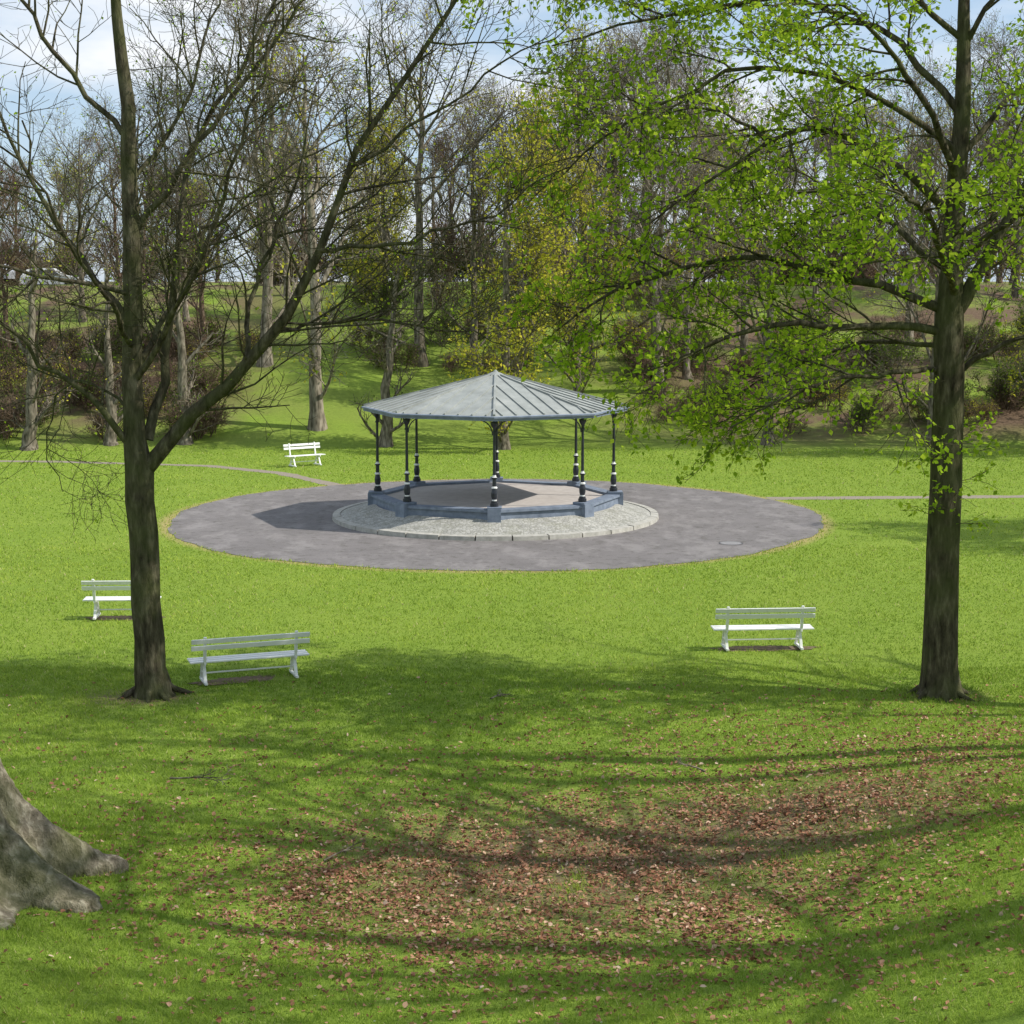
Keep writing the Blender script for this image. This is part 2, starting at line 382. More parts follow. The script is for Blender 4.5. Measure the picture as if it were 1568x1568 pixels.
def spawn(tb, rg, pts, rad, L, lvl, C, t0=None):
    if lvl >= C['leaf_lvl']:
        for i in range(1, len(pts)): tb.tips.append((pts[i], nrm(tuple(a-b for a, b in zip(pts[i], pts[i-1])))))
    if lvl+1 >= len(C['seg']): return
    nc = C['n'][lvl]; nc = max(1, int(nc*rg.uniform(.7, 1.3)+.5)); t0 = C['t0'][lvl] if t0 is None else t0; N_ = len(pts)-1
    for k in range(nc):
        t = t0+(1-t0)*(k+rg.random())/nc; f = t*N_; i = min(int(f), N_-1); f -= i
        q = tuple(pts[i][a]*(1-f)+pts[i+1][a]*f for a in range(3)); rr = rad[i]*(1-f)+rad[i+1]*f
        d = nrm(tuple(pts[i+1][a]-pts[i][a] for a in range(3)))
        cd = child_dir(d, math.radians(rg.uniform(*C['ang'][lvl])), rg, C['flat'], C['up'])
        l = C['len'][lvl]*rg.uniform(.6, 1.25)*(1.1-.55*t)
        grow(tb, rg, q, cd, l, min(rr*.7, C['rch'][lvl]*rg.uniform(.8, 1.2)), lvl+1, C)
def catmull(G, n):
    G = np.array(G, float); P = np.vstack([2*G[0]-G[1], G, 2*G[-1]-G[-2]]); out = []
    for t in np.linspace(0, len(G)-1-1e-6, n):
        i = int(t); f = t-i; a, b_, c, d = P[i:i+4]
        out.append(.5*((2*b_)+(-a+c)*f+(2*a-5*b_+4*c-d)*f*f+(-a+3*b_-3*c+d)*f**3))
    return np.array(out)
def guide(tb, rg, G, r0, r1, C, lvl=1, n=14, jit=.04, t0=.15, sides=7):
    P = catmull(G, n); P[1:] += np.array([[rg.gauss(0, jit) for _ in range(3)] for _ in range(n-1)])
    pts = [tuple(p) for p in P]; rad = [r0+(r1-r0)*(i/(n-1))**.8 for i in range(n)]
    tb.tube(pts, rad, sides); L = float(np.sum(np.linalg.norm(np.diff(P, axis=0), axis=1)))
    spawn(tb, rg, pts, rad, L, lvl, {**C, 'n': [*C['n'][:lvl], C['gn']*L, *C['n'][lvl+1:]]}, t0)
    return pts

def leaves(P, D, size, rng, hang=.3, asp=.75):
    n = len(P); ax = rng.normal(size=(n, 3))*.8+D*.6; ax[:, 2] -= hang; ax /= np.linalg.norm(ax, axis=1, keepdims=True)
    u = rng.normal(size=(n, 3)); u[:, 2] *= .35; u -= (u*ax).sum(1, keepdims=True)*ax; u /= np.linalg.norm(u, axis=1, keepdims=True)+1e-9
    w = np.cross(ax, u); s = (size*rng.uniform(.55, 1.3, n))[:, None]
    a = P; b_ = P+ax*s*.45+u*s*asp*.5+w*s*.12; c = P+ax*s; d = P+ax*s*.45-u*s*asp*.5+w*s*.12
    V = np.stack([a, b_, c, d], 1).reshape(-1, 3); F = np.arange(4*n).reshape(-1, 4)
    return V, F, np.repeat(rng.random(n), 4)
def tree_mesh(name, tb, barkm, leafm=None, lsize=.1, per=1., jit=.08, seed=1, hang=.3, filt=None):
    V, F = tb.build(); mi = np.zeros(len(F), int); A = np.zeros(len(V)); rng = np.random.default_rng(seed)
    if leafm is not None and per > 0 and tb.tips:
        P = np.array([t[0] for t in tb.tips]); D = np.array([t[1] for t in tb.tips])
        if filt is not None: k = filt(P, rng); P, D = P[k], D[k]
        cnt = rng.poisson(per, len(P)); P = np.repeat(P, cnt, 0); D = np.repeat(D, cnt, 0); P = P+rng.normal(size=P.shape)*jit
        lv, lf, la = leaves(P, D, lsize, rng, hang); lf = lf+len(V)
        mi = np.concatenate([mi, np.ones(len(lf), int)]); V = np.concatenate([V, lv]); F = np.concatenate([F, lf]); A = np.concatenate([A, la])
    return np_mesh(name, V, F, [barkm]+([leafm] if leafm else []), mi, A, True)

CL = dict(seg=[1, 6, 5, 4, 3], wig=[0, .1, .13, .16, .18], trop=[0, .05, .04, .03, .02], rmin=.0045, sides=[8, 5, 4, 3, 3],
          leaf_lvl=4, n=[0, 0, 7, 4], gn=2.1, t0=[0, .2, .15, .15], ang=[(40, 70), (35, 65), (35, 65), (30, 60)], flat=.2, up=.25, len=[0, 2.5, 1.2, .55], rch=[.1, .024, .011, .006])
rg = random.Random(11); tb = TB()
def trunk(tb, G, radii, sides=14, n=26, jit=.015, rg=rg):
    P = catmull(G, n); P[1:-1] += np.array([[rg.gauss(0, jit), rg.gauss(0, jit), 0] for _ in range(n-2)])
    rr = np.interp(P[:, 2], [a for a, _ in radii], [b_ for _, b_ in radii])
    tb.tube([tuple(p) for p in P], [float(r) for r in rr], sides); return P, rr
def roots(tb, R, rg, k=7, z0=.35, out=1.0, th=.1):
    for i in range(k):
        a = 2*math.pi*(i+rg.uniform(-.2, .2))/k; l = out*rg.uniform(.7, 1.2)
        pts = [(R*.5*math.cos(a), R*.5*math.sin(a), z0*1.5), (R*.95*math.cos(a), R*.95*math.sin(a), z0*.6), ((R+l*.4)*math.cos(a+.1), (R+l*.4)*math.sin(a+.1), .05), ((R+l)*math.cos(a+.2), (R+l)*math.sin(a+.2), -.1)]
        P = catmull(pts, 8); tb.tube([tuple(p) for p in P], list(np.linspace(th, th*.35, 8)), 7)
trunk(tb, [(0, 0, -.1), (-.05, 0, .6), (-.12, 0, 2.7), (-.2, 0, 4.55), (-.25, .05, 6.3), (-.16, .05, 8.3), (-.2, 0, 10.8), (-.35, 0, 13.3), (-.3, 0, 15.5)],
      [(-.1, .44), (.15, .36), (.5, .3), (1.5, .275), (4.4, .27), (5, .2), (8, .17), (11, .13), (13, .09), (15.5, .03)])
roots(tb, .3, rg, 7, .3, .55, .09)
gl = [([(0, 0, 4.4), (.75, -.1, 5.3), (2.05, -.3, 6.4), (2.9, -.5, 7.55), (3.4, -.6, 8.7), (4.2, -.8, 10.4), (5.7, -1, 12.5), (6.4, -1.1, 13.6)], .16, .025),
      ([(0, .1, 4.9), (.35, .4, 6.3), (.55, .7, 8.3), (.8, .9, 10.2), (1.9, 1.2, 12), (2.6, 1.4, 13.6)], .11, .025),
      ([(-.25, 0, 4.7), (-1.05, -.4, 5.8), (-1.9, -.7, 6.55), (-2.9, -1, 7.9), (-4, -1.2, 9)], .075, .015),
      ([(-.25, 0, 7.0), (-1.3, .3, 8.4), (-2.2, .5, 9.8), (-2.9, .6, 11.4), (-3.4, .8, 13)], .07, .015),
      ([(-.2, 0, 10.4), (-1.5, -.2, 12.1), (-2.2, -.3, 13.3), (-2.8, -.4, 14.5)], .06, .015),
      ([(3.3, -.6, 8.4), (4.8, -.9, 8.5), (6.4, -1.1, 9), (7.7, -1.2, 9.8)], .05, .01),
      ([(2.5, -.4, 7.0), (3.8, 0, 7.1), (5.4, .3, 7.0), (6.8, .5, 6.7)], .04, .01),
      ([(-.15, .05, 8.7), (1.2, -.2, 10.4), (2.7, -.5, 12.2), (3.6, -.6, 13.6)], .07, .015),
      ([(-.2, 0, 6.0), (.8, -.8, 7.4), (1.7, -1.6, 8.9), (2.3, -2.2, 10.6), (3, -2.6, 12.4)], .07, .015),
      ([(-.2, 0, 6.6), (-.4, -1.2, 7.5), (-.9, -2.4, 8.8), (-1.3, -3.2, 10.5)], .06, .015),
      ([(-.2, 0, 6.2), (.3, 1.2, 7.4), (.9, 2.2, 9), (1.4, 2.8, 11)], .07, .015),
      ([(-.3, 0, 5.4), (-1.2, .7, 6.0), (-1.9, 1.1, 5.7), (-2.3, 1.3, 4.7), (-2.0, 1.4, 3.8)], .03, .008),
      ([(-.2, 0, 7.6), (-1.8, -.8, 8.0), (-3.6, -1.4, 8.4), (-5, -1.6, 8.2)], .05, .01),
      ([(1.9, -.3, 6.3), (2.1, .3, 7.9), (2.8, .6, 9.6), (3.2, .8, 11.5)], .06, .012),
      ([(-.2, 0, 9.6), (.7, .7, 11), (1.2, 1, 12.6), (1.5, 1.1, 14)], .05, .012),
      ([(4.0, -.8, 9.9), (5.2, -1, 10.6), (6.6, -1.1, 11.6), (7.9, -1.2, 12.2)], .04, .01),
      ([(.6, .75, 8.6), (1.6, .9, 9.2), (3.0, 1.1, 10.2), (4.6, 1.2, 10.9)], .04, .01)]
for G, r0, r1 in gl: guide(tb, rg, G, r0, r1, CL)
obj('lime_tree', tree_mesh('lime_tree_bare', tb, M_bark, M_leaf, .06, .2, .02, 3), (-6.84, 31.7, h(-6.84, 31.7)))

CR = dict(CL, gn=2.0, trop=[0, -.01, -.02, -.03, -.05], flat=.6, up=.1, leaf_lvl=3, n=[0, 0, 7, 4], len=[0, 2.1, 1.1, .5])
rg = random.Random(23); tb = TB()
trunk(tb, [(0, 0, -.1), (0, 0, .6), (-.03, 0, 3), (0, 0, 5), (-.06, 0, 7.2), (.0, .05, 9), (.06, 0, 11), (0, 0, 13.3), (.1, 0, 16)],
      [(-.1, .48), (.15, .4), (.5, .345), (1.5, .315), (5, .29), (7.2, .27), (8, .2), (11, .15), (13, .1), (16, .03)], rg=rg)
roots(tb, .33, rg, 7, .3, .5, .09)
gr = [([(-.1, 0, 6.9), (-1.5, -.3, 7.05), (-2.9, -.5, 7.1), (-4.2, -.7, 6.9), (-5, -.8, 6.5), (-5.5, -.9, 5.9)], .09, .015),
      ([(-.1, 0, 7.3), (-1.4, .2, 7.8), (-2.5, .4, 8.1), (-3.7, .5, 8.3), (-5.3, .6, 8.0), (-6.5, .7, 7.5), (-7.3, .7, 6.9)], .1, .015),
      ([(0, 0, 9.0), (-1.7, -.5, 10.2), (-3, -.9, 10.5), (-4.3, -1.2, 9.8), (-5.8, -1.4, 8.9)], .09, .015),
      ([(0, 0, 10.9), (-1.2, .2, 12.2), (-3, .4, 12.9), (-5.4, .5, 12.7), (-7.4, .6, 12.2)], .08, .015),
      ([(0, 0, 7.2), (.8, -.1, 8.7), (1.6, -.2, 10.3), (2.6, -.3, 12)], .16, .03),
      ([(-.1, 0, 6.2), (-1.7, -1, 6.2), (-3.2, -1.8, 5.9), (-4.3, -2.2, 5.3)], .06, .012),
      ([(.2, 0, 6.2), (1.3, -.4, 6.9), (2.6, -.7, 6.9), (3.8, -.8, 6.2)], .06, .012),
      ([(0, -.1, 7.6), (-.8, -1.8, 8.6), (-1.6, -3.3, 9.2), (-2.2, -4.6, 9.1)], .09, .015),
      ([(0, .1, 8.0), (-1.0, 1.2, 9.0), (-2.2, 1.9, 9.6), (-3.4, 2.2, 9.5)], .08, .015),
      ([(0, 0, 9.7), (-1.1, -1.4, 11.2), (-2.4, -2.5, 12.2), (-3.6, -3.3, 12.4)], .08, .015),
      ([(0, 0, 9.9), (1, .6, 11.2), (2, 1, 12.1), (3, 1.2, 12.4)], .07, .015),
      ([(.05, -.1, 8.3), (1.1, -1.4, 9.2), (2, -2.6, 9.6)], .07, .015),
      ([(-.05, 0, 6.6), (-1.2, .9, 6.7), (-2.6, 1.3, 6.3), (-4.1, 1.5, 5.5)], .055, .012),
      ([(0, 0, 10.2), (-2, -.2, 11.4), (-4, -.3, 11.6), (-6, -.3, 10.8), (-7.2, -.3, 9.8)], .07, .015),
      ([(0, 0, 12.2), (-1.8, -.4, 13.4), (-3.8, -.6, 13.6), (-5.8, -.6, 13.2), (-8, -.6, 13.1)], .06, .015),
      ([(0, 0, 12), (.9, -.4, 13.6), (1.6, -.7, 14.8)], .06, .015),
      ([(.1, 0, 8.6), (1.2, .5, 9.2), (2.4, .8, 9.0), (3.4, .9, 8.2)], .05, .012),
      ([(-3.5, -1.0, 10.3), (-4.8, -.9, 10.9), (-6.2, -.8, 10.6)], .04, .01)]
for G, r0, r1 in gr: guide(tb, rg, G, r0, r1, CR)
for k in range(14):
    z = rg.uniform(3.2, 6.2); a = rg.uniform(0, 6.28)
    grow(tb, rg, (.3*math.cos(a), .3*math.sin(a), z), nrm((math.cos(a), math.sin(a), .2)), rg.uniform(.3, .8), .008, 3, CR)
obj('lime_tree', tree_mesh('lime_tree_leafing', tb, M_bark, M_leaf, .115, 1.25, .06, 5, .35), (8.17, 31.7, h(8.17, 31.7)))

def old_tree():
    nt_, nz = 160, 90; zs = np.concatenate([np.linspace(-.3, 2.5, 66), np.linspace(2.6, 9, 24)]); th = np.linspace(0, 2*np.pi, nt_, endpoint=False)
    V = []
    lob = [(-.4, 1.0, .26), (.3, .95, .2), (.95, .6, .25), (1.9, .9, .3), (2.9, .8, .3), (3.9, .9, .3), (4.6, .85, .28), (5.3, .95, .22)]
    for z in zs:
        zz = max(z, 0); fl = math.exp(-(zz/.75)**1.2)
        r = .62+.16*math.exp(-zz/1.2)+.4*fl+0*th
        for a, w, wd in lob:
            d = np.abs((th-a+.15*zz+np.pi) % (2*np.pi)-np.pi); r = r+w*.85*fl*np.exp(-(d/wd)**2)*(1 if z > 0.05 else 1.12)+.12*w*math.exp(-zz/1.8)*np.exp(-(d/.3)**2)
        r = r+.03*np.sin(9*th+z*2)+.02*np.sin(17*th-z*3)+.02*np.sin(31*th+z*5)+.035*np.sin(13*th+z*9)*np.sin(z*7+th*3)
        V.append(np.stack([r*np.cos(th)-.1*z, r*np.sin(th), z+0*th], 1))
    V = np.concatenate(V)+nr.normal(size=(nt_*nz, 3))*.008
    i = np.arange(nz-1)[:, None]*nt_+np.arange(nt_)[None]; j = np.arange(nz-1)[:, None]*nt_+((np.arange(nt_)+1) % nt_)[None]
    F = np.stack([i, j, j+nt_, i+nt_], -1).reshape(-1, 4)
    tb = TB(); rg = random.Random(3)
    C = dict(CL, seg=[1, 8, 6, 4], n=[0, 8, 5], len=[0, 2.6, 1.3], rmin=.008)
    for k in range(7):
        a = rg.uniform(1.6, 4.9); G = [(-.8, 0, 8.2), (-.8+1.2*math.cos(a), 1.2*math.sin(a), 10.6), (-.8+3*math.cos(a), 3*math.sin(a), 13.5), (-.8+4.5*math.cos(a), 4.5*math.sin(a), 16.5)]
        guide(tb, rg, G, .32, .05, dict(C, gn=1.0), t0=.4)
    tv, tf = tb.build(); me = np_mesh('old_tree', np.concatenate([V, tv]), np.concatenate([F, tf+len(V)]), [M_bark_old], smooth=True)
    obj('old_plane_tree', me, (-7.2, 21.0, h(-7.2, 21)-.12))
old_tree()

def bg_tree(seed, Ht=15., spread=1., leafm=None, per=0., lsize=.16, barkm=M_barkmid, fork=.45, jit=.15, rmin=.01, nn=(14, 6, 5, 3), rch=(.1, .042, .02, .012), r00=.27, up=.3, ang=(30, 60)):
    rg = random.Random(seed); tb = TB(); lv = len(nn)
    C = dict(seg=[8, 5, 4, 3, 2][:lv+1], wig=[.05, .1, .13, .17, .2], trop=[.02, .07, .06, .04, .02], rmin=rmin, sides=[8, 5, 3, 3, 3], leaf_lvl=min(3, lv),
             n=list(nn), t0=[fork*.55, .25, .2, .1], ang=[ang, (30, 60), (30, 60), (30, 65)], flat=.1, up=up, len=[.44*Ht*spread, .2*Ht*spread, .1*Ht, .055*Ht], rch=list(rch))
    for q in range(rg.choice([1, 2])):
        z0 = Ht*fork*rg.uniform(.8, 1.2); dx, dy = rg.uniform(-1.2, 1.2), rg.uniform(-1.2, 1.2)
        if q == 0: G = [(0, 0, -.4), (.05, 0, .5), (dx*.2, dy*.2, z0), (dx*.5, dy*.5, max(Ht*.7, z0+1.5)), (dx, dy, Ht)]
        else: G = [(dx*.1, dy*.1, z0*.6), (dx*.6, dy*.6, z0*.9), (dx*1.4, dy*1.4, max(Ht*.75, z0+1)), (dx*2, dy*2, Ht*.95)]
        P = catmull(G, 16); P[2:] += np.array([[rg.gauss(0, .06), rg.gauss(0, .06), 0] for _ in range(14)])
        r0 = r00 if q == 0 else r00*.63; rr = [(r0*(1-z/(Ht*1.02))**.8+.02)+(.16*math.exp(-max(z, 0)/.35) if q == 0 else 0) for z in np.clip(P[:, 2], 0, Ht)]
        pts = [tuple(p) for p in P]; tb.tube(pts, rr, 9); spawn(tb, rg, pts, rr, Ht, 0, C)
    return tree_mesh('bg_tree', tb, barkm, leafm, lsize, per, jit, seed, .1)
V_bare = [bg_tree(101, 16, 1.0, M_leafy, .2), bg_tree(102, 15, .8, M_leafy, .3, barkm=M_bark2), bg_tree(103, 17, .9, M_leafd, .2), bg_tree(104, 14, 1.1, M_leafy, .45), bg_tree(105, 16, .7, barkm=M_bark2)]
V_yel = [bg_tree(111, 14, .75, M_leafy, 1.8, .18, fork=.3), bg_tree(112, 13, .9, M_leafy, 1.2, .17, fork=.3)]
V_brn = bg_tree(113, 12, .9, barkm=M_twigbrown)
V_slim = [bg_tree(121, 9, .55, M_leafd, .35, .12, fork=.3, nn=(12, 5, 4)), bg_tree(122, 10, .5, M_leafy, .3, .12, fork=.3, nn=(12, 5, 4))]
FR = (.1, .05, .026)
V_far = [bg_tree(141, 15, 1., M_leafy, .3, .2, fork=.25, nn=(16, 8, 7), rmin=.018, rch=FR), bg_tree(142, 14, .9, barkm=M_twigbrown, fork=.2, nn=(16, 8, 7), rmin=.018, rch=FR),
         bg_tree(143, 16, .9, M_leafd, .4, .2, fork=.25, nn=(15, 8, 7), rmin=.018, rch=FR), bg_tree(144, 12, 1.1, M_leafy, .7, .22, fork=.15, nn=(16, 8, 7), rmin=.018, rch=FR)]
def put(name, me, x, y, sc=1., rot=None, parent=None, dz=0, squash=1.):
    return obj(name, me, (x, y, h(x, y)-.05+dz), (0, 0, rnd.uniform(0, 6.28) if rot is None else rot), (sc*squash, sc*squash, sc), parent)
put('bare_tree', V_bare[1], -9.6, 83.5, 1.2, 0.5)
put('yellow_leafed_tree', V_yel[0], -.45, 79.6, .95, 1.0)
put('young_tree', V_slim[0], -6.1, 80.5, 1.0)
put('young_tree', V_slim[1], -22.5, 79.0, 1.05)
put('young_tree', V_slim[0], -15.5, 80.5, 1.05)
put('young_tree', V_slim[1], -19.0, 80.2, .9)
put('bare_tree', V_bare[0], 12.3, 81.5, .9)
put('bare_tree', V_bare[2], 20.3, 81.8, .9)
put('bare_tree', V_bare[4], -13.4, 93, 1.15)
put('bare_tree', V_bare[2], -20.5, 92, .85)
put('bare_tree', V_bare[3], 4.2, 95, 1.1)
put('yellow_leafed_tree', V_yel[1], 3.4, 89, .8)
put('bare_tree', V_bare[4], 7.6, 90, 1.1)
put('bare_tree', V_bare[0], -5.2, 96, 1.1)
dt = bpy.data.objects.new('distant_trees', None); COL.objects.link(dt)
pool = V_bare+V_bare+[V_yel[0], V_bare[4], V_brn]
for (n, xa, xb, ya, yb, s0, s1, far) in [(8, -30, 34, 90, 99, .75, .95, 0), (14, -36, 38, 101, 116, .7, .95, 0), (24, -50, 50, 125, 140, .6, .85, 1), (30, -65, 65, 145, 185, .75, .95, 1)]:
    for k in range(n):
        x = xa+(xb-xa)*(k+rnd.random())/n; y = rnd.uniform(ya, yb)
        if yb < 100 and -13 < x < -5: continue
        me = rnd.choice(V_far if far else pool)
        sc_ = rnd.uniform(s0, s1)
        if x < -.17*y: sc_ *= .82; me = (V_far[1] if far else V_brn) if rnd.random() < .35 else me
        put('distant_tree', me, x, y, sc_, parent=dt)
for (x, y, s, k) in [(31, 77, 1.1, 0), (27, 80, .9, 1), (29.5, 52, .95, 0), (27, 48.5, .85, 1)]:
    put('yellow_leafed_tree', V_yel[k], x, y, s)
# mature trees just right of the view: their trunks and limbs throw the long foreground shadows
NR = (.17, .075)
V_near = [bg_tree(131, 20, .8, M_leaf, 1.2, .13, fork=.8, nn=(11, 5), rch=NR, r00=.3, rmin=.02), bg_tree(132, 19, .95, M_leaf, 1.2, .13, fork=.7, nn=(12, 5), rch=NR, r00=.32, rmin=.02)]
for (x, y, s, k, r) in [(11.2, 18.4, 1.0, 0, 0), (13.0, 21.6, 1.0, 1, 2), (12.8, 26.0, .95, 0, 4), (18.5, 17.4, 1.05, 1, 1.2), (20, 24.0, 1.05, 0, 2.2), (19, 29.6, .9, 1, 3.2), (16.5, 14.6, 1, 0, 5)]:
    put('mature_tree', V_near[k], x, y, s, r)

def shrub(seed, Ht, leafm, per, barkm, ls=.09):
    rg = random.Random(seed); tb = TB()
    C = dict(seg=[5, 4, 3, 2], wig=[.12, .15, .2, .2], trop=[.05, .04, .03, 0], rmin=.01, sides=[4, 3, 3, 3], leaf_lvl=1, n=[6, 5, 3], t0=[.15, .15, .1], ang=[(25, 60)]*3, flat=0, up=.2, len=[.5*Ht, .28*Ht, .15*Ht], rch=[.02, .014, .01])
    for k in range(12):
        a = rg.uniform(0, 6.28); r = rg.uniform(0, .8); grow(tb, rg, (r*math.cos(a), r*math.sin(a), -.1), nrm((math.cos(a)*rg.uniform(.1, .9), math.sin(a)*rg.uniform(.1, .9), 1)), Ht*rg.uniform(.6, 1), .03, 0, C)
    return tree_mesh('shrub', tb, barkm, leafm, ls, per, .06, seed, .1)
S = [shrub(1, 2.4, M_leafd, .4, M_twigbrown, .12), shrub(2, 2.0, M_leafy, .25, M_twigbrown), shrub(3, 2.8, M_leafd, .9, M_barkmid, .12), shrub(4, 2.2, None, 0, M_twigbrown)]
ug = bpy.data.objects.new('undergrowth', None); COL.objects.link(ug)
for k in range(250):
    zone = rnd.random(); s = rnd.uniform(.4, .95)
    if zone < .26: x, y = rnd.uniform(-32, -14), rnd.uniform(81, 98); me = rnd.choice([S[1], S[3], S[3], S[0]])
    elif zone < .56: x, y = rnd.uniform(7, 38), rnd.uniform(84, 100); me = rnd.choice([S[0], S[2], S[1], S[3]])
    elif zone < .7: x, y = rnd.uniform(-12, 12), rnd.uniform(93, 117); me = rnd.choice(S)
    else: x, y = rnd.uniform(-50, 50), rnd.uniform(125, 140); me = rnd.choice(S); s *= 1.7
    put('shrub', me, x, y, s, parent=ug)

# ---------------------------------------------------------------- grass blades
def seg_dist(P, A):
    d = np.full(len(P), 1e9)
    for a, b_ in zip(A[:-1], A[1:]):
        ab = b_-a; t = np.clip(((P-a)@ab)/(ab@ab), 0, 1); d = np.minimum(d, np.linalg.norm(P-(a+t[:, None]*ab), axis=1))
    return d
def litter_density(x, y):
    g = lambda cx, cy, rx, ry: np.exp(-((x-cx)/rx)**2-((y-cy)/ry)**2)
    return np.clip(1.25*g(.5, 22.3, 3.7, 2.8)+.8*g(4.6, 24, 2.8, 2.4)+.4*g(2, 20, 5, 2)+.35*g(6, 28, 4, 3)+.15*g(0, 26, 8, 4)+.45*g(-2.8, 21.2, 1.8, 1.6), 0, 1)
def blob_noise(x, y): return .5+.22*np.sin(x*2.1+np.sin(y*1.7)*1.3)+.18*np.sin(y*2.9+np.sin(x*3.3))+.14*np.sin(x*5.7+y*4.1)
def vnoise(x, y, s, seed=0):
    G = np.random.default_rng(seed).random((256, 256)); x = x*s+100; y = y*s+100; xi = np.floor(x).astype(int); yi = np.floor(y).astype(int); fx = x-xi; fy = y-yi
    fx = fx*fx*(3-2*fx); fy = fy*fy*(3-2*fy); g = lambda a, b_: G[a % 256, b_ % 256]
    return (g(xi, yi)*(1-fx)+g(xi+1, yi)*fx)*(1-fy)+(g(xi, yi+1)*(1-fx)+g(xi+1, yi+1)*fx)*fy
def grass():
    Ps = []; Ss = []
    for (y0, y1, n, s) in [(16.5, 24, 230000, .07), (24, 34, 200000, .06), (34, 50, 120000, .06), (50, 80, 100000, .065)]:
        y = nr.uniform(y0, y1, n); hw = y*.335+.6; x = nr.uniform(-1, 1, n)*hw; Ps.append(np.c_[x, y]); Ss.append(np.full(n, s))
    P = np.concatenate(Ps); s = np.concatenate(Ss); x, y = P.T
    th = np.arctan2(y-CY, x-CX); r = np.hypot(x-CX, y-CY); keep = r > ringR(th)-.03-.12*nr.random(len(r))
    for A, w in zip(paths, pw): keep &= seg_dist(P, A) > w
    for (ex, ey, ea, eb) in earths: keep &= ((x-ex)/ea)**2+((y-ey)/eb)**2 > nr.uniform(.5, 1.3, len(x))
    ld = litter_density(x, y)*(.3+vnoise(x, y, 2.2, 5)*1.3); keep &= nr.random(len(x)) > np.clip(ld*1.15, 0, .87)
    keep &= nr.random(len(x)) > .85*np.exp(-((x+6.9)/1.0)**2-((y-31.5)/.7)**2)
    P, s = P[keep], s[keep]; x, y = P.T; n = len(x)
    v1 = vnoise(x, y, 4.5, 1); v2 = vnoise(x, y, 1.3, 2); v3 = vnoise(x, y, .35, 3)
    tuft = .45+.9*v1*v1+.35*v2
    hgt = s*nr.uniform(.5, 1.3, n)*tuft; a = nr.uniform(0, 2*np.pi, n); w = (.004+.0006*(y-17)*.55)*nr.uniform(.7, 1.4, n)
    lean = nr.normal(size=(n, 2))*hgt[:, None]*.55; z = H(x, y)-.005
    dx, dy = np.cos(a)*w, np.sin(a)*w
    V = np.stack([np.c_[x-dx, y-dy, z], np.c_[x+dx, y+dy, z], np.c_[x+lean[:, 0], y+lean[:, 1], z+hgt]], 1).reshape(-1, 3)
    c = np.clip(nr.beta(2.2, 2.2, n)*.6+.2*v1+.22*v2+.22*v3-.1+.1*ss(30, 45, y), 0, .93); c[nr.random(n) < .035] = 1.0
    obj('grass', np_mesh('grass', V, np.arange(3*n).reshape(-1, 3), [M_grass], attr=np.repeat(c, 3)))
grass()
def litter():
    n = 190000; y = nr.uniform(16.5, 33, n); x = nr.uniform(-1, 1, n)*(y*.33+.5)
    d = litter_density(x, y)*(.2+vnoise(x, y, 2.2, 5)*1.1); k = nr.random(n) < np.clip(d*.62+.003, 0, 1); x, y = x[k], y[k]; n = len(x)
    P = np.c_[x, y, H(x, y)+nr.uniform(.008, .045, n)]; rng = nr
    ax = rng.normal(size=(n, 3)); ax[:, 2] *= .35; ax /= np.linalg.norm(ax, axis=1, keepdims=True)
    u = np.cross(ax, np.array([0, 0, 1.])+rng.normal(size=(n, 3))*.4); u /= np.linalg.norm(u, axis=1, keepdims=True); w = np.cross(ax, u); w *= np.sign(w[:, 2:3]+1e-9)
    s = rng.uniform(.025, .085, n)[:, None]; cu = rng.uniform(-.1, .4, n)[:, None]*s; wd = rng.uniform(.2, .38, n)[:, None]
    pts = [P-ax*s*.5+w*cu*.4, P-ax*s*.15+u*s*wd+w*cu, P+ax*s*.2+u*s*wd+w*cu, P+ax*s*.55+w*cu*.3, P+ax*s*.2-u*s*wd+w*cu, P-ax*s*.15-u*s*wd+w*cu]
    V = np.stack(pts, 1).reshape(-1, 3); b0 = np.arange(n)[:, None]*6
    F = np.concatenate([b0+np.array([[0, 1, 2, 3]]), b0+np.array([[0, 3, 4, 5]])])
    obj('fallen_leaves', np_mesh('fallen_leaves', V, F, [M_litter], attr=np.repeat(rng.beta(1.8, 2.2, n), 6)))
litter()
M_daisy = leafmat('daisy_petal', [(0, (.75, .75, .7)), (1, (.8, .8, .78))], 0)
n = 900; y = nr.uniform(17, 75, n); x = nr.uniform(-1, 1, n)*y*.33; k = (np.hypot(x-CX, y-CY) > 11.2) & (nr.random(n) < .3+.7*(blob_noise(x*.4, y*.4) > .5)); x, y = x[k], y[k]; n = len(x); R = nr.uniform(.009, .016, n)
a = np.arange(6)*np.pi/3; z = H(x, y)+nr.uniform(.03, .055, n)
V = np.stack([x[:, None]+R[:, None]*np.cos(a), y[:, None]+R[:, None]*np.sin(a), z[:, None]+R[:, None]*.4*np.cos(a+1)], -1).reshape(-1, 3)
obj('daisies', np_mesh('daisies', V, np.arange(6*n).reshape(-1, 6), [M_daisy], attr=np.zeros(6*n)))
def stick(x, y, L, seed, rot):
    rg = random.Random(seed); tb = TB(); C = dict(seg=[6, 4, 3], wig=[.12, .2, .2], trop=[0, 0, 0], rmin=.005, sides=[5, 4, 3], leaf_lvl=9, n=[5, 3], t0=[.3, .3], ang=[(25, 50)]*2, flat=.9, up=.1, len=[L*.5, L*.25], rch=[.01, .007])
    grow(tb, rg, (0, 0, .04), (1, 0, .12), L, .018, 0, C); V, F = tb.build(); obj('fallen_branch', np_mesh('fallen_branch', V, F, [M_barkmid], smooth=True), (x, y, h(x, y)+.02), (0, 0, rot))
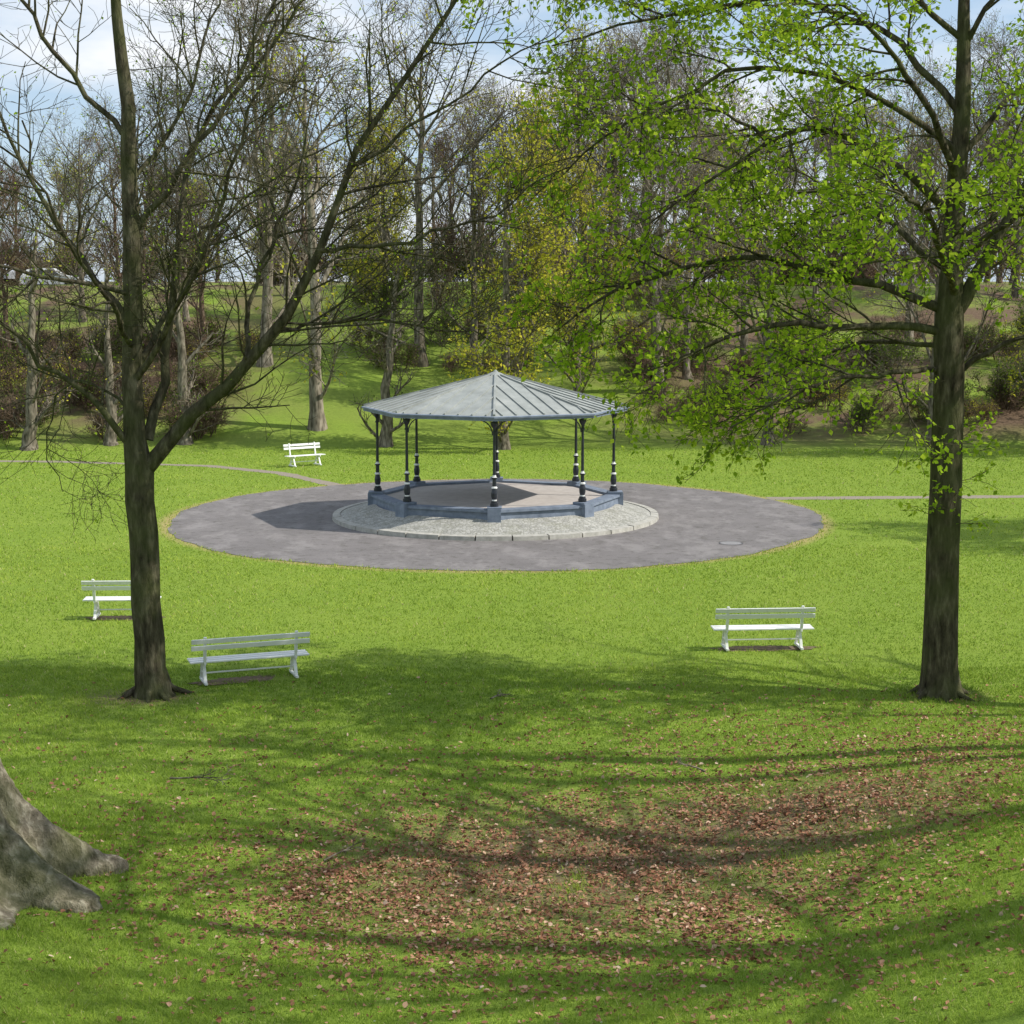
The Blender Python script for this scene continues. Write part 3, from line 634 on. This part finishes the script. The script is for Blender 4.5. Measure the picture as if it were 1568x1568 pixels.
stick(-5.4, 26.0, .9, 4, -.3); stick(-.4, 31.2, .5, 6, 1.2); stick(-2.6, 22.6, .6, 8, .4); stick(3.1, 26.5, .5, 9, 2.5)

# ---------------------------------------------------------------- parked cars on the road above the bank
def carpaint(nm, c):
    m, nt, b_ = mat(nm, .3, .5); nt.links.new(ramp(nt, noise(nt, 3), [(.3, c), (.7, tuple(k*1.1 for k in c))]), b_.inputs['Base Color']); return m
M_glass, nt, b_ = mat('car_glass', .08, .6); b_.inputs['Base Color'].default_value = (.02, .025, .03, 1)
M_tyre, nt, b_ = mat('tyre', .8); b_.inputs['Base Color'].default_value = (.02, .02, .02, 1)
def car(x, y, rot, paint):
    b = MB()
    pr = [(-2.05, .35), (-2.1, .85), (-1.95, 1.0), (-1.6, 1.38), (-1.1, 1.46), (.1, 1.46), (.85, .98), (1.9, .82), (2.08, .6), (2.05, .35)]
    top = max(z for _, z in pr); n = len(pr); vs = []
    for sy in (-1, 1):
        for (px, pz) in pr: vs.append((px, sy*(.86-.22*max(0, (pz-.9)/(top-.9))), pz))
    b.add(vs, [tuple(range(n)), tuple(range(2*n-1, n-1, -1))]+[(i, n+i, n+(i+1) % n, (i+1) % n) for i in range(n)], 0)
    zt = top-.1; zb = 1.0
    for sy in (-1, 1):
        yy = lambda z: sy*(.872-.22*max(0, (z-.9)/(top-.9)))
        for w in [[(-1.6, zb), (-.45, zb), (-.45, zt), (-1.35, zt)], [(-.38, zb), (.7, zb), (.15, zt), (-.38, zt)]]: b.add([(px, yy(pz), pz) for px, pz in w], [(0, 1, 2, 3)], 1)
        for wx in (-1.3, 1.3):
            o = len(b.v); k = 16
            for yo in (.9*sy, .66*sy):
                for i in range(k): b.v.append((wx+.32*math.cos(2*math.pi*i/k), yo, .32+.32*math.sin(2*math.pi*i/k)))
            for i in range(k): b.f.append((o+i, o+(i+1) % k, o+k+(i+1) % k, o+k+i)); b.m.append(2)
            b.f.append(tuple(o+i for i in range(k))); b.m.append(2)
    b.add([(.15, -.6, zt+.03), (.15, .6, zt+.03), (.82, .74, 1.02), (.82, -.74, 1.02)], [(0, 1, 2, 3)], 1)
    return obj('parked_car', b.mesh('car', [paint, M_glass, M_tyre]), (x, y, h(x, y)+.02), (0, 0, rot))
pw_ = carpaint('paint_white', (.6, .6, .6)); ps = carpaint('paint_silver', (.3, .31, .33))
car(-32.3, 120.5, .05, pw_); car(-37.3, 120.7, 3.1, ps)
M_road = simple('road_asphalt', [(.3, (.05, .05, .05)), (.7, (.08, .08, .08))], 5)
V, F = strip(np.array([(-150, 120.5), (-50, 120.5), (0, 120.5), (50, 120.5), (150, 120.5)], float), 2.6, .012); obj('road', np_mesh('road', V, F, [M_road]))

# ---------------------------------------------------------------- light, sky, camera
w = bpy.data.worlds.new('World'); scene.world = w; w.use_nodes = True; nt = w.node_tree; bg = nt.nodes['Background']
sky = nt.nodes.new('ShaderNodeTexSky'); sky.sky_type = 'NISHITA'; sky.sun_disc = False
EL = math.radians(44); sky.sun_elevation = EL; sky.sun_rotation = math.radians(96.8); sky.air_density = 1.0; sky.dust_density = .5
tc = nt.nodes.new('ShaderNodeTexCoord'); mp = nt.nodes.new('ShaderNodeMapping'); mp.inputs['Scale'].default_value = (1, 1, 3.2); mp.inputs['Location'].default_value = (.3, .2, 0)
nt.links.new(tc.outputs['Generated'], mp.inputs[0]); nz = nt.nodes.new('ShaderNodeTexNoise'); nz.inputs['Scale'].default_value = 3.6; nz.inputs['Detail'].default_value = 6; nz.inputs['Roughness'].default_value = .55
nt.links.new(mp.outputs[0], nz.inputs[0])
cm = mix(nt, ramp(nt, nz.outputs['Fac'], [(.45, (.0, .0, .0)), (.62, (.95, .95, .95))]), mix(nt, .55, sky.outputs[0], (5.6, 7.4, 9.8)), (9.2, 9.4, 9.7))
nt.links.new(cm, bg.inputs[0]); bg.inputs[1].default_value = .11
sun = bpy.data.lights.new('sun', 'SUN'); sun.energy = 5.0; sun.angle = math.radians(.5); sun.color = (1, .955, .88)
so = bpy.data.objects.new('sun', sun); COL.objects.link(so); d = Vector((-math.cos(EL), .12*math.cos(EL), -math.sin(EL))); so.rotation_euler = d.to_track_quat('-Z', 'Y').to_euler()
cam = bpy.data.cameras.new('camera'); cam.sensor_width = 36; cam.lens = 2600/1568*36; cam.clip_end = 3000
co = bpy.data.objects.new('camera', cam); COL.objects.link(co); co.location = (0, 0, 7.85); co.rotation_euler = (math.radians(90-7.75), 0, 0); scene.camera = co
scene.view_settings.view_transform = 'Standard'; scene.view_settings.look = 'None'; scene.view_settings.exposure = 0
